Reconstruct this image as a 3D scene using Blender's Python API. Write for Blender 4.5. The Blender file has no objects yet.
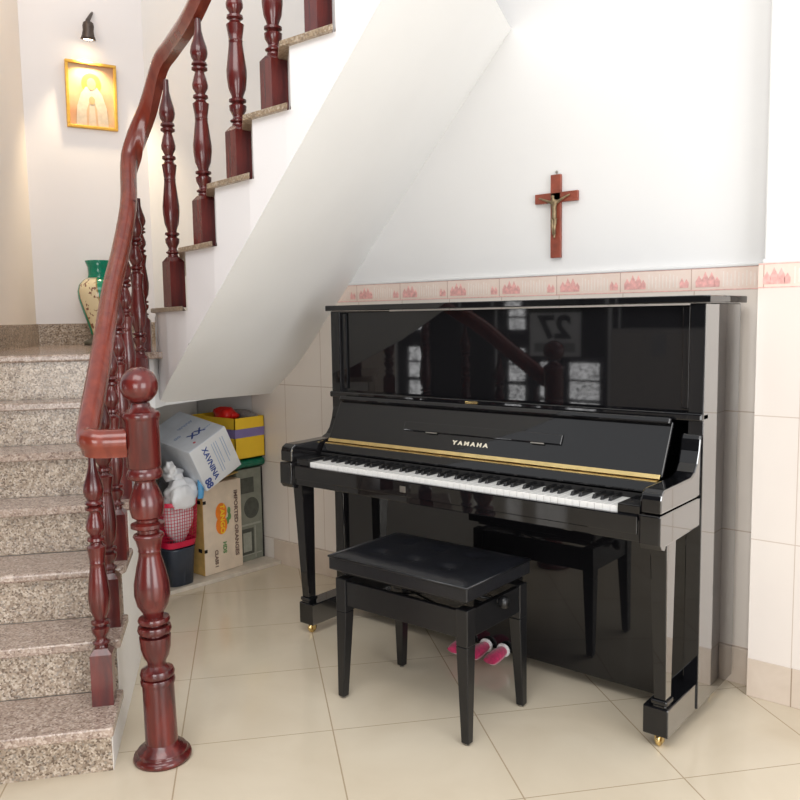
import bpy, bmesh, math, random
from mathutils import Vector, Matrix
random.seed(7)
SC = bpy.context.scene
COL = SC.collection
PI = math.pi

# ------------------------------------------------------------------ helpers
class MB:
    """collects shapes; build() links them as ONE mesh object"""
    def __init__(s): s.v = []; s.f = []; s.sm = []
    def add(s, vs, fs, smooth=False):
        o = len(s.v); s.v += [tuple(v) for v in vs]
        for f in fs: s.f.append([i + o for i in f]); s.sm.append(smooth)
        return s
    def box(s, x0, x1, y0, y1, z0, z1, M=None):
        vs = [Vector((x, y, z)) for z in (z0, z1) for y in (y0, y1) for x in (x0, x1)]
        if M is not None: vs = [M @ v for v in vs]
        return s.add(vs, [(0, 2, 3, 1), (4, 5, 7, 6), (0, 1, 5, 4), (2, 6, 7, 3), (0, 4, 6, 2), (1, 3, 7, 5)])
    def prism(s, a, b, smooth=False):
        """two matching 3D polygons joined"""
        n = len(a)
        fs = [list(range(n))[::-1], [n + i for i in range(n)]]
        s.add(list(a) + list(b), fs, False)
        o = len(s.v) - 2 * n
        for i in range(n):
            j = (i + 1) % n; s.f.append([o + i, o + j, o + n + j, o + n + i]); s.sm.append(smooth)
        return s
    def slab(s, poly, z0, z1):
        return s.prism([(x, y, z0) for x, y in poly], [(x, y, z1) for x, y in poly])
    def yz(s, poly, x0, x1, smooth=False):
        return s.prism([(x0, y, z) for y, z in poly], [(x1, y, z) for y, z in poly], smooth)
    def lathe(s, prof, n=28, cx=0, cy=0, M=None, cap=True):
        vs = []; fs = []
        for r, z in prof:
            for k in range(n):
                a = 2 * PI * k / n; v = Vector((cx + r * math.cos(a), cy + r * math.sin(a), z))
                vs.append(M @ v if M is not None else v)
        for i in range(len(prof) - 1):
            for k in range(n):
                k2 = (k + 1) % n; fs.append((i * n + k, i * n + k2, (i + 1) * n + k2, (i + 1) * n + k))
        s.add(vs, fs, True)
        if cap:
            o = len(s.v) - len(vs)
            s.f.append([o + k for k in range(n)][::-1]); s.sm.append(False)
            s.f.append([o + (len(prof) - 1) * n + k for k in range(n)]); s.sm.append(False)
        return s
    def tube(s, pts, rad, n=10, cap=True):
        pts = [Vector(p) for p in pts]; rs = rad if isinstance(rad, (list, tuple)) else [rad] * len(pts)
        vs = []; fs = []; up = None
        for i, p in enumerate(pts):
            t = (pts[min(i + 1, len(pts) - 1)] - pts[max(i - 1, 0)]).normalized()
            if up is None:
                up = Vector((0, 0, 1)) if abs(t.z) < .9 else Vector((1, 0, 0))
            a = t.cross(up).normalized(); b = a.cross(t).normalized(); up = b
            for k in range(n):
                w = 2 * PI * k / n; vs.append(p + (a * math.cos(w) + b * math.sin(w)) * rs[i])
        for i in range(len(pts) - 1):
            for k in range(n):
                k2 = (k + 1) % n; fs.append((i * n + k, i * n + k2, (i + 1) * n + k2, (i + 1) * n + k))
        if cap: fs += [tuple(range(n))[::-1], tuple((len(pts) - 1) * n + k for k in range(n))]
        return s.add(vs, fs, True)
    def quad(s, a, b, c, d): return s.add([a, b, c, d], [(0, 1, 2, 3)])
    def grid(s, P, smooth=True):
        """P[i][j] points"""
        n = len(P[0]); vs = [p for row in P for p in row]
        fs = [(i * n + j, i * n + j + 1, (i + 1) * n + j + 1, (i + 1) * n + j) for i in range(len(P) - 1) for j in range(n - 1)]
        return s.add(vs, fs, smooth)
    def build(s, name, mat, parent=None, bevel=0, seg=2, loc=None, solid=0):
        me = bpy.data.meshes.new(name); me.from_pydata(s.v, [], s.f)
        me.polygons.foreach_set('use_smooth', s.sm)
        bm = bmesh.new(); bm.from_mesh(me)
        bmesh.ops.recalc_face_normals(bm, faces=bm.faces); bm.to_mesh(me); bm.free()
        me.materials.append(mat)
        if mat.name == 'black_lacquer_boosted':                       # same lacquer, reflection boosted on outer side faces; the narrow fronts keep the plain lacquer
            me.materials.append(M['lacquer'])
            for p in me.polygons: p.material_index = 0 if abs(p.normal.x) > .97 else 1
        me.update()
        o = bpy.data.objects.new(name, me); COL.objects.link(o)
        if parent: o.parent = parent
        if loc: o.location = loc
        if bevel:
            m = o.modifiers.new('bevel', 'BEVEL'); m.width = bevel; m.segments = seg; m.limit_method = 'ANGLE'; m.angle_limit = math.radians(40)
        if solid:
            m = o.modifiers.new('solid', 'SOLIDIFY'); m.thickness = solid
        return o

def tag(o, label, cat, group=None, kind=None):
    if label: o['label'] = label
    if cat: o['category'] = cat
    if group: o['group'] = group
    if kind: o['kind'] = kind
    return o
def thing(name, label, cat, loc=(0, 0, 0), group=None, rz=0):
    o = bpy.data.objects.new(name, None); COL.objects.link(o)
    o.location = loc; o.rotation_euler = (0, 0, rz); o.empty_display_size = .05
    return tag(o, label, cat, group)
def struct(o, label=None):
    o['kind'] = 'structure'
    if label: o['label'] = label
    return o
def text_mb(txt, size, M, extrude=.0006, name='lettering', mat=None, parent=None, bold=0, sx=1.0):
    cu = bpy.data.curves.new('tmp', 'FONT'); cu.body = txt; cu.size = size; cu.extrude = extrude; cu.offset = bold
    cu.align_x = 'CENTER'; cu.align_y = 'CENTER'; cu.resolution_u = 3
    t = bpy.data.objects.new('tmp', cu); COL.objects.link(t)
    dg = bpy.context.evaluated_depsgraph_get(); me = bpy.data.meshes.new_from_object(t.evaluated_get(dg))
    bpy.data.objects.remove(t); bpy.data.curves.remove(cu)
    me.transform(M @ Matrix.Diagonal((sx, 1, 1, 1))); me.name = name
    me.materials.clear(); me.materials.append(mat)
    o = bpy.data.objects.new(name, me); COL.objects.link(o)
    if parent: o.parent = parent
    return o
def frame(o, right, up):
    """matrix whose x,y,z are right, up, normal at o"""
    r = Vector(right).normalized(); u = Vector(up); u = (u - r * u.dot(r)).normalized(); n = r.cross(u)
    return Matrix(((r.x, u.x, n.x, o[0]), (r.y, u.y, n.y, o[1]), (r.z, u.z, n.z, o[2]), (0, 0, 0, 1)))
def crom(pts, k=8):
    P = [Vector(p) for p in pts]; P = [2 * P[0] - P[1]] + P + [2 * P[-1] - P[-2]]; out = []
    for i in range(1, len(P) - 2):
        for j in range(k):
            t = j / k; a, b, c, d = P[i - 1:i + 3]
            out.append(.5 * ((2 * b) + (c - a) * t + (2 * a - 5 * b + 4 * c - d) * t * t + (3 * b - a - 3 * c + d) * t ** 3))
    out.append(P[-2]); return out

# ------------------------------------------------------------------ materials
def new_mat(name):
    m = bpy.data.materials.new(name); m.use_nodes = True
    nt = m.node_tree; return m, nt, nt.nodes['Principled BSDF']
def setp(b, **k):
    names = dict(base='Base Color', rough='Roughness', metal='Metallic', ior='IOR', coat='Coat Weight', coatr='Coat Roughness',
                 emit='Emission Color', es='Emission Strength', spec='Specular IOR Level', trans='Transmission Weight', alpha='Alpha', sheen='Sheen Weight')
    for a, v in k.items():
        if a in ('base', 'emit'): v = (*v, 1)
        b.inputs[names[a]].default_value = v
def flat(name, base, rough=.5, noise=.06, scale=30, bump=0, **k):
    """plain colour with a slight procedural mottling"""
    m, nt, b = new_mat(name); setp(b, base=base, rough=rough, **k)
    tc = nt.nodes.new('ShaderNodeTexCoord'); n = nt.nodes.new('ShaderNodeTexNoise'); n.inputs['Scale'].default_value = scale; n.inputs['Detail'].default_value = 4
    nt.links.new(tc.outputs['Object'], n.inputs['Vector'])
    r = nt.nodes.new('ShaderNodeValToRGB'); nt.links.new(n.outputs['Fac'], r.inputs['Fac'])
    r.color_ramp.elements[0].position = .3; r.color_ramp.elements[1].position = .7
    r.color_ramp.elements[0].color = (*[c * (1 - noise) for c in base], 1); r.color_ramp.elements[1].color = (*[min(1, c * (1 + noise)) for c in base], 1)
    nt.links.new(r.outputs['Color'], b.inputs['Base Color'])
    if bump:
        bp = nt.nodes.new('ShaderNodeBump'); bp.inputs['Strength'].default_value = bump; bp.inputs['Distance'].default_value = .01
        nt.links.new(n.outputs['Fac'], bp.inputs['Height']); nt.links.new(bp.outputs['Normal'], b.inputs['Normal'])
    return m
def mth(nt, op, a, b=None, c=None):
    n = nt.nodes.new('ShaderNodeMath'); n.operation = op
    for i, v in enumerate((a, b, c)):
        if v is None: continue
        if isinstance(v, (int, float)): n.inputs[i].default_value = v
        else: nt.links.new(v, n.inputs[i])
    return n.outputs[0]
def coord(nt, d, off, size):
    """frac((p.d-off)/size)"""
    g = nt.nodes.new('ShaderNodeNewGeometry'); dp = nt.nodes.new('ShaderNodeVectorMath'); dp.operation = 'DOT_PRODUCT'
    nt.links.new(g.outputs['Position'], dp.inputs[0]); dp.inputs[1].default_value = d
    return mth(nt, 'FRACT', mth(nt, 'DIVIDE', mth(nt, 'SUBTRACT', dp.outputs['Value'], off), size))
def joint(nt, d, off, size, w):
    u = coord(nt, d, off, size); return mth(nt, 'GREATER_THAN', mth(nt, 'ABSOLUTE', mth(nt, 'SUBTRACT', u, .5)), .5 - w / size / 2)
def mix(nt, fac, a, b):
    n = nt.nodes.new('ShaderNodeMix'); n.data_type = 'RGBA'
    if isinstance(fac, (int, float)): n.inputs[0].default_value = fac
    else: nt.links.new(fac, n.inputs[0])
    for i, v in ((6, a), (7, b)):
        if isinstance(v, tuple): n.inputs[i].default_value = (*v, 1)
        else: nt.links.new(v, n.inputs[i])
    return n.outputs[2]
def noise_col(nt, scale, stops, detail=5, stretch=None, dist=0):
    g = nt.nodes.new('ShaderNodeNewGeometry'); n = nt.nodes.new('ShaderNodeTexNoise'); n.inputs['Scale'].default_value = scale; n.inputs['Detail'].default_value = detail
    n.inputs['Distortion'].default_value = dist
    src = g.outputs['Position']
    if stretch:
        mp = nt.nodes.new('ShaderNodeMapping'); mp.inputs['Scale'].default_value = stretch; nt.links.new(src, mp.inputs[0]); src = mp.outputs[0]
    nt.links.new(src, n.inputs['Vector'])
    r = nt.nodes.new('ShaderNodeValToRGB'); nt.links.new(n.outputs['Fac'], r.inputs['Fac'])
    e = r.color_ramp.elements
    while len(e) < len(stops): e.new(.5)
    for i, (p, c) in enumerate(stops): e[i].position = p; e[i].color = (*c, 1)
    return r.outputs['Color'], n.outputs['Fac']

M = {}
M['lacquer'] = flat('black_lacquer', (.006, .006, .007), .035, .1, 3, ior=1.5, coat=.15, coatr=.02)
M['lacquer_boosted'] = flat('black_lacquer_boosted', (.012, .011, .012), .05, .1, 3, ior=2.5, coat=1.0, coatr=.03)  # same lacquer with raised reflection, so the sides read brighter
M['satin'] = flat('black_satin', (.007, .007, .008), .28, .1, 8)
M['leather'] = flat('black_leatherette', (.008, .0085, .011), .30, .2, 60, bump=.08)
M['ivory'] = flat('white_key_plastic', (.84, .83, .81), .18, .02, 40)
M['ebony'] = flat('black_key_plastic', (.012, .012, .013), .25, .1, 40)
M['brass'] = flat('brass', (.80, .60, .27), .22, .12, 18, metal=1)
M['letter'] = flat('pale_brass_lettering', (.80, .74, .60), .35, .05, 30, metal=.4)
M['steel'] = flat('dull_steel', (.35, .33, .3), .4, .1, 30, metal=1)
M['felt'] = flat('black_felt', (.012, .011, .011), .9, .2, 80)
M['magenta'] = flat('magenta_velvet', (.52, .012, .10), .8, .25, 90, sheen=.6)
M['fur'] = flat('white_fur', (.85, .83, .82), .95, .1, 200, bump=.6)
M['plaster'] = flat('white_plaster', (.775, .768, .762), .85, .012, 3)
M['soffit_plaster_lit'] = flat('soffit_plaster_lit', (.88, .875, .86), .85, .012, 3)  # white plaster copy, lightened to stand in for missing light on the soffit
M['plaster_pink'] = flat('stringer_paint', (.82, .79, .79), .85, .012, 3)
M['cream'] = flat('cream_paint', (.84, .80, .75), .8, .03, 3)
M['far_wall'] = flat('warm_wall_paint', (.80, .77, .77), .85, .015, 3)
M['left_wall'] = flat('warm_left_wall_paint', (.84, .76, .68), .85, .015, 3)
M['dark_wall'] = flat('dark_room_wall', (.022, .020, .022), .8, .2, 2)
M['navy'] = flat('navy_plastic', (.035, .045, .065), .35, .1, 20)
M['redplastic'] = flat('red_plastic', (.55, .01, .05), .35, .08, 30)
M['whiteplastic'] = flat('white_plastic_bag', (.82, .82, .83), .3, .06, 20, bump=.3)
M['blueplastic'] = flat('blue_plastic', (.09, .34, .62), .35, .1, 30)
M['greenplastic'] = flat('green_plastic', (.0, .16, .09), .35, .15, 25, bump=.3)
M['yellow'] = flat('yellow_card', (.98, .62, .03), .55, .03, 20)
M['purple'] = flat('purple_print', (.24, .19, .42), .55, .05, 20)
M['redbag'] = flat('red_bag', (.75, .015, .01), .35, .1, 30, bump=.4)
M['greybag'] = flat('grey_papers', (.30, .27, .25), .7, .35, 35)
M['kraft'] = flat('kraft_board', (.58, .36, .11), .8, .15, 25)
M['cartonprint'] = flat('printed_carton', (.74, .61, .47), .75, .10, 14)
M['orange'] = flat('orange_print', (.90, .24, .02), .6, .08, 40)
M['greenprint'] = flat('green_print', (.13, .30, .10), .6, .1, 40)
M['brownprint'] = flat('brown_print', (.22, .14, .11), .6, .1, 40)
M['bluecarton'] = flat('white_blue_carton', (.70, .74, .80), .6, .10, 9)
M['whitecarton'] = flat('white_carton_end', (.80, .81, .82), .6, .04, 12)
M['blueprint'] = flat('blue_print', (.05, .09, .32), .6, .1, 40)
M['paleblue'] = flat('pale_blue_print', (.42, .50, .66), .6, .12, 30)
M['olive'] = flat('olive_grey_box', (.24, .25, .20), .6, .12, 25)
M['olivedark'] = flat('olive_dark_print', (.08, .085, .07), .6, .2, 40)
M['olivelight'] = flat('olive_light_print', (.36, .37, .31), .6, .1, 40)
M['gold'] = flat('gilt_frame', (.75, .42, .07), .35, .12, 40, metal=.55)
M['darkmetal'] = flat('dark_bronze', (.09, .07, .06), .4, .2, 40, metal=.7)
M['bronze'] = flat('bronze_figure', (.26, .19, .11), .42, .3, 60, metal=.6)
M['crosswood'] = flat('cross_wood', (.25, .055, .03), .4, .25, 30)
M['green_glaze'] = flat('green_glaze', (.0, .19, .11), .15, .15, 20)
M['dusty'] = flat('dark_foot', (.10, .09, .06), .5, .3, 20)
M['ledge'] = flat('tiled_plinth', (.62, .55, .46), .5, .12, 18)
M['lidgrey'] = flat('grey_metal', (.35, .35, .36), .35, .1, 20)

# dark red turned wood
m, nt, b = new_mat('mahogany_varnish')
tc = nt.nodes.new('ShaderNodeTexCoord'); mp = nt.nodes.new('ShaderNodeMapping'); mp.inputs['Scale'].default_value = (14, 14, 2.2)
nz = nt.nodes.new('ShaderNodeTexNoise'); nz.inputs['Scale'].default_value = 2.2; nz.inputs['Detail'].default_value = 6; nz.inputs['Distortion'].default_value = .6
nt.links.new(tc.outputs['Object'], mp.inputs[0]); nt.links.new(mp.outputs[0], nz.inputs['Vector'])
rp = nt.nodes.new('ShaderNodeValToRGB'); nt.links.new(nz.outputs['Fac'], rp.inputs['Fac'])
e = rp.color_ramp.elements; e[0].position = .28; e[0].color = (.040, .008, .010, 1); e[1].position = .75; e[1].color = (.16, .018, .013, 1)
nt.links.new(rp.outputs['Color'], b.inputs['Base Color']); setp(b, rough=.24, coat=.35, coatr=.10)
M['wood'] = m
m2 = m.copy(); m2.name = 'handrail_varnish'; e = [n for n in m2.node_tree.nodes if n.type == 'VALTORGB'][0].color_ramp.elements
e[0].color = (.14, .020, .012, 1); e[1].color = (.24, .040, .02, 1); M['railwood'] = m2

# speckled granite
def granite(name, cols, rough):
    m, nt, b = new_mat(name)
    g = nt.nodes.new('ShaderNodeNewGeometry'); v = nt.nodes.new('ShaderNodeTexVoronoi'); v.inputs['Scale'].default_value = 190
    nt.links.new(g.outputs['Position'], v.inputs['Vector'])
    sp = nt.nodes.new('ShaderNodeSeparateColor'); nt.links.new(v.outputs['Color'], sp.inputs[0])
    r = nt.nodes.new('ShaderNodeValToRGB'); r.color_ramp.interpolation = 'CONSTANT'; nt.links.new(sp.outputs[0], r.inputs[0])
    el = r.color_ramp.elements
    while len(el) < len(cols): el.new(.5)
    for i, (p, c) in enumerate(cols): el[i].position = p; el[i].color = (*[q * .80 for q in c], 1)
    c2, _ = noise_col(nt, 40, [(.35, (.75, .68, .62)), (.65, (1.1, 1.05, 1))], 4)
    mx = nt.nodes.new('ShaderNodeMix'); mx.data_type = 'RGBA'; mx.blend_type = 'MULTIPLY'; mx.inputs[0].default_value = .8
    nt.links.new(r.outputs['Color'], mx.inputs[6]); nt.links.new(c2, mx.inputs[7]); nt.links.new(mx.outputs[2], b.inputs['Base Color'])
    setp(b, rough=rough); return m
M['riser'] = granite('speckled_granite_riser', [(0, (.22, .165, .125)), (.14, (.40, .32, .25)), (.40, (.56, .47, .38)), (.68, (.72, .64, .55)), (.90, (.40, .36, .32))], .22)
M['tread'] = granite('pink_granite_tread', [(0, (.28, .20, .165)), (.10, (.43, .33, .28)), (.42, (.54, .435, .37)), (.75, (.65, .555, .49)), (.93, (.38, .31, .27))], .16)
M['treadedge'] = granite('tread_edge', [(0, (.30, .22, .15)), (.25, (.40, .30, .20)), (.55, (.47, .37, .26)), (.8, (.58, .50, .40))], .3)

# floor tiles laid at an angle
def tiles(name, base1, base2, jcol, js, rough, nscale, bumpd=0, spec=.5):
    m, nt, b = new_mat(name)
    col, f = noise_col(nt, nscale, [(.3, base1), (.7, base2)], 5, dist=.5)
    j = None
    for d, off, size, w in js:
        k = joint(nt, d, off, size, w); j = k if j is None else mth(nt, 'MAXIMUM', j, k)
    nt.links.new(mix(nt, j, col, jcol), b.inputs['Base Color']); setp(b, rough=rough, spec=spec)
    return m
fa = (.643, .766, 0); fb = (.766, -.643, 0)
M['floor'] = tiles('floor_tiles', (.64, .545, .41), (.73, .64, .50), (.44, .34, .23), [(fa, -.822, .455, .0042), (fb, .715, .465, .0035)], .13, 2.6)
M['walltile'] = tiles('cream_wall_tiles', (.79, .715, .645), (.82, .75, .685), (.55, .44, .36), [((0, 0, 1), .125, .403, .0035), ((1, 0, 0), -.693, .2565, .0028)], .22, 3)
M['pilastertile'] = tiles('cream_pilaster_tiles', (.77, .70, .65), (.79, .725, .67), (.58, .48, .41), [((0, 0, 1), .125, .403, .003), ((1, 0, 0), 1.722, .2565, .0028)], .22, 3)
M['basetile'] = tiles('beige_skirting_tiles', (.60, .50, .41), (.68, .58, .49), (.36, .27, .2), [((1, 0, 0), -.55, .455, .004)], .2, 9)
M['border'] = tiles('border_tiles', (.82, .66, .57), (.85, .71, .63), (.55, .36, .30), [((1, 0, 0), .066, .2565, .003)], .3, 30)
M['motif'] = flat('pink_motif', (.80, .43, .40), .4, .22, 60)
M['motiflight'] = flat('pale_motif', (.86, .76, .69), .4, .05, 60)

# emission window pane with lace-like dark pattern
m, nt, b = new_mat('patterned_window_pane')
col, f = noise_col(nt, 24, [(.42, (.05, .05, .055)), (.53, (1, 1, 1))], 3, dist=2.5)
nt.links.new(col, b.inputs['Emission Color']); setp(b, base=(.1, .1, .1), es=6.0, rough=.4)
M['pane'] = m
m, nt, b = new_mat('lit_bulb'); setp(b, base=(1, .95, .85), emit=(1, .86, .62), es=14); M['bulb'] = m

# ------------------------------------------------------------------ camera
cam = bpy.data.cameras.new('camera'); co = bpy.data.objects.new('camera', cam); COL.objects.link(co)
yaw, pit, rol = 0.690251954, -0.100342435, -0.0153889550
f_ = Vector((-math.sin(yaw) * math.cos(pit), math.cos(yaw) * math.cos(pit), math.sin(pit)))
r_ = Vector((math.cos(yaw), math.sin(yaw), 0)); u_ = r_.cross(f_)
r2 = r_ * math.cos(rol) + u_ * math.sin(rol); u2 = -r_ * math.sin(rol) + u_ * math.cos(rol)
co.matrix_world = Matrix(((r2.x, u2.x, -f_.x, 2.38111), (r2.y, u2.y, -f_.y, -2.76577), (r2.z, u2.z, -f_.z, 1.260833), (0, 0, 0, 1)))
cam.sensor_width = 36; cam.lens = 824.67 / 800 * 36; cam.clip_start = .05
SC.camera = co

# ------------------------------------------------------------------ stair frame
NN = Vector((.7828, -.6222)); MM = Vector((.6222, .7828))
def nm(n, m): p = NN * n + MM * m; return (p.x, p.y)
def nmz(n, m, z): p = nm(n, m); return (p[0], p[1], z)
WA = (-2.0, -.55); WB = (-1.8, .05); MW = WA[0] * MM.x + WA[1] * MM.y     # stairwell corners, left wall line
# upper flight: curved outer line of nosings
PATH = [(-.62, -.737, 1.312), (-.142, -.931, 1.521), (.127, -1.003, 1.709), (.363, -1.041, 1.885), (.544, -1.05, 2.062),
        (.73, -1.05, 2.24), (.92, -1.05, 2.42), (1.11, -1.05, 2.6)]
# ------------------------------------------------------------------ room
struct(MB().quad((-6, -6.0, 0), (5, -6.0, 0), (5, 1, 0), (-6, 1, 0)).build('floor', M['floor']))
ZT = 1.333; ZB = 1.41
b_ = MB(); b_.box(-.95, 1.60, .05, .07, 0, ZT); struct(b_.build('wall_back', M['walltile']))
b_ = MB(); b_.box(-2.4, 1.62, .06, .16, ZB, 3.6).box(-2.4, -.95, .06, .16, 0, ZB); b_.box(-.95, 1.6, .07, .16, 0, ZB)
o = struct(b_.build('wall_back_upper', M['plaster']))
b_ = MB().box(1.589, 3.2, -.03, .2, 0, ZT); struct(b_.build('wall_right', M['pilastertile']))
b_ = MB().box(1.60, 3.2, -.018, .2, ZB, 3.6); struct(b_.build('wall_right_upper', M['plaster'], bevel=.006))
b_ = MB().box(1.597, 3.2, -.0275, .19, ZB - .002, ZB + .014); struct(b_.build('trim_3', M['plaster'], bevel=.006))
b_ = MB().box(-.95, 1.6, .045, .07, ZB - .002, ZB + .010); struct(b_.build('trim_4', M['plaster'], bevel=.004))
# border tiles with a pink village motif
def border(name, x0, x1, y, first, clipx=None):
    root = struct(MB().box(x0, x1, y, y + .02, ZT, ZB).build(name, M['border']))
    mo = MB(); li = MB()
    k = -8
    while True:
        u = first + k * .2565; k += 1
        if u > x1: break
        def tower(cx, w, h, z0=ZT + .012):
            a, c = cx - w / 2, cx + w / 2
            if a < x0 + .002 or c > x1 - .002: return
            pts = [(a, z0), (c, z0), (c + .001, z0 + h * .55), (cx + w * .2, z0 + h * .8), (cx, z0 + h), (cx - w * .25, z0 + h * .75), (a - .001, z0 + h * .5)]
            mo.prism([(px, y - .0008, pz) for px, pz in pts], [(px, y + .001, pz) for px, pz in pts])
        for cx, w, h in ((.026, .021, .040), (.047, .020, .052), (.068, .020, .050), (.086, .017, .034), (.224, .014, .034), (.240, .014, .030)):
            tower(u + cx, w, h)
        for q in range(9):
            cx = u + .105 + q * .0125
            if cx < x0 + .005 or cx > x1 - .005: continue
            li.box(cx, cx + .0035, y - .0005, y + .001, ZT + .012 + .004 * (q % 2), ZB - .014 - .005 * (q % 3))
    mo.box(x0, x1, y - .0006, y + .001, ZT + .001, ZT + .0035); mo.box(x0, x1, y - .0006, y + .001, ZB - .0035, ZB - .001)
    mo.build('motif', M['motif'], root); li.build('stripes', M['motiflight'], root)
border('trim_1', -.32, 1.589, .05, .066)
border('trim_2', 1.589, 3.2, -.03, 1.589)
struct(MB().box(-.80, 1.587, .038, .05, 0, .125).build('baseboard_back', M['basetile'], bevel=.002))
struct(MB().box(1.588, 3.2, -.034, -.03, 0, .128).build('baseboard_right', M['basetile'], bevel=.002))
# stairwell walls
def wall_seg(name, a, b, z0, z1, mat, t=.1, back=True):
    a = Vector(a); b = Vector(b); d = (b - a).normalized(); n = Vector((-d.y, d.x)) * t
    return struct(MB().slab([a, b, b + n, a + n], z0, z1).build(name, mat))
LW = nm(.40, MW)
wall_seg('wall_left', LW, WA, 0, 3.6, M['left_wall'])
wall_seg('wall_far', WA, (-1.78, .11), 0, 3.6, M['far_wall'])
def skirt(name, a, b, z0, z1, t=.012):
    a = Vector(a); b = Vector(b); d = (b - a).normalized(); n = Vector((d.y, -d.x)) * t
    return struct(MB().slab([a, b, b + n, a + n], z0, z1).build(name, M['riser']))
ZL = 1.135
skirt('baseboard_left', nm(.3, MW), WA, ZL, 1.252)
skirt('baseboard_far', WA, WB, ZL, 1.252)
skirt('trim_5', WB, (-.9, .06), ZL, 1.252)
# rear of the room (seen mirrored in the lacquer)
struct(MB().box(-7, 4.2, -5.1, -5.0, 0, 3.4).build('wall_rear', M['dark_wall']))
def rear_window(name, x0, x1, cells):
    fr = MB()
    fr.box(x0 - .05, x0, -5.0, -4.96, cells[0][0] - .05, cells[-1][1] + .05).box(x1, x1 + .05, -5.0, -4.96, cells[0][0] - .05, cells[-1][1] + .05)
    for (a, b), (c, d) in zip(cells[:-1], cells[1:]): fr.box(x0, x1, -5.0, -4.97, b, c)
    fr.box(x0, x1, -5.0, -4.96, cells[0][0] - .05, cells[0][0]).box(x0, x1, -5.0, -4.96, cells[-1][1], cells[-1][1] + .05)
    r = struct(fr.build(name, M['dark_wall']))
    pn = MB()
    for a, b in cells: pn.box(x0, x1, -4.995, -4.985, a, b)
    pn.build('pane', M['pane'], r)
cells_full = [(.10, .32), (.34, .56), (.60, .76), (.78, .93), (1.12, 1.23), (1.25, 1.40)]
rear_window('window_1', -3.38, -3.14, cells_full)
rear_window('window_2', -2.08, -1.88, cells_full)
rear_window('window_3', -1.72, -1.55, [(.15, .42), (.45, .62), (.64, .80)])
rear_window('window_4', -1.40, -1.08, [(.15, .42), (.45, .62), (.64, .80)])
tr = MB()
for x, w in ((-3.70, .05), (-3.60, .05), (-2.64, .015), (-2.24, .02), (-1.00, .03), (-.90, .012)): tr.box(x, x + w, -4.99, -4.97, 0, 1.6)
struct(tr.build('trim_6', M['whiteplastic']))
cal = thing('wall_calendar', 'pale tear-off wall calendar showing 27, mirrored in the piano front', 'calendar', (-1.53, -4.93, .86))
MB().box(-.27, .27, -.01, .01, 0, .42).build('page', flat('calendar_paper', (.80, .80, .82), .7), cal)
MB().box(-.27, .27, -.011, .013, .42, .56).build('header', M['olivedark'], cal)
text_mb('27', .30, frame((0, .0115, .27), (-1, 0, 0), (0, 0, 1)), .001, 'numerals', M['ebony'], cal, bold=.012, sx=1.15)
MB().box(-.22, .22, .009, .012, .04, .13).build('footer', M['lidgrey'], cal)
text_mb('6', .06, frame((0, .0128, .085), (-1, 0, 0), (0, 0, 1)), .001, 'small_numeral', M['ebony'], cal)
cb = thing('storage_cabinet', 'tall pale grey cabinet mirrored at the right of the piano front', 'cabinet', (-.42, -4.75, 0))
cgm = flat('cabinet_grey', (.42, .39, .37), .5)
MB().box(-.36, .36, -.24, .20, 0, 1.13).build('body', cgm, cb, bevel=.01)
MB().box(-.34, .30, .20, .212, .03, 1.10).build('door', cgm, cb, bevel=.004)
MB().box(.02, .14, .212, .22, .90, 1.08).build('door_plate', M['lidgrey'], cb)

# ------------------------------------------------------------------ staircase
st = thing('staircase', 'curving staircase with speckled granite steps and white plastered side behind the newel', 'staircase', (.33, -1.58, 0))
SL = Vector((.33, -1.58, 0))
def sp(mb, name, mat, **k):
    mb.v = [(x - SL.x, y - SL.y, z - SL.z) for x, y, z in mb.v]; return mb.build(name, mat, st, **k)
ST = [(1.311, .155), (1.084, .317), (.883, .478), (.662, .64), (.492, .80), (.301, .962), (.171, ZL)]
MI = -1.030                                                        # face of the side wall
T = .028
for k, (n0, z) in enumerate(ST):
    zlow = ST[k - 1][1] if k else 0
    if k < 6:
        n1 = ST[k + 1][0] - .02
        cr = .03 if k == 2 else .006
        poly = [nm(n0, MW), nm(n0, MI - cr + .012), nm(n0 - cr * .3, MI + .012 - cr * .3), nm(n0 - cr, MI + .012), nm(n1, MI + .012), nm(n1, MW)]
        sp(MB().slab(poly, z - T, z), 'tread', M['tread'], bevel=.009, seg=3)
    rn = n0 - (.062 if k == 0 else .022)
    sp(MB().slab([nm(rn, MW), nm(rn, MI - .002), nm(rn - .02, MI - .002), nm(rn - .02, MW)], zlow, z - T), 'riser', M['riser'])
# landing slab
T7 = [nm(.171, MW), nm(.171, MI + .012), (-.505, -.805), (-.485, -.77), (-.56, -.718), (-.66, -.72), (-.86, .06), WB, WA]
sp(MB().slab(T7, ZL - T, ZL), 'landing_slab', M['tread'], bevel=.008, seg=3)
# side wall, saw-toothed under the treads, down to the floor
side = [(ST[0][0] - .066, 0)]
for k, (n0, z) in enumerate(ST):
    rn = n0 - (.062 if k == 0 else .022)
    rn -= .004
    if k: side.append((rn, ST[k - 1][1] - T))
    side.append((rn, z - T))
side += [(-.26, ZL - T), (-.26, 0)]
def sidew(m0, m1):
    return MB().prism([nmz(n, m0, z) for n, z in side], [nmz(n, m1, z) for n, z in side])
sp(sidew(MI, MI - .07), 'side_wall', M['cream'])
body = [(n - .006, max(z - .003, 0)) for n, z in side]
sp(MB().prism([nmz(n - .02, MI - .071, z) for n, z in body], [nmz(n - .02, MW, z) for n, z in body]), 'step_core', M['cream'])
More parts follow.
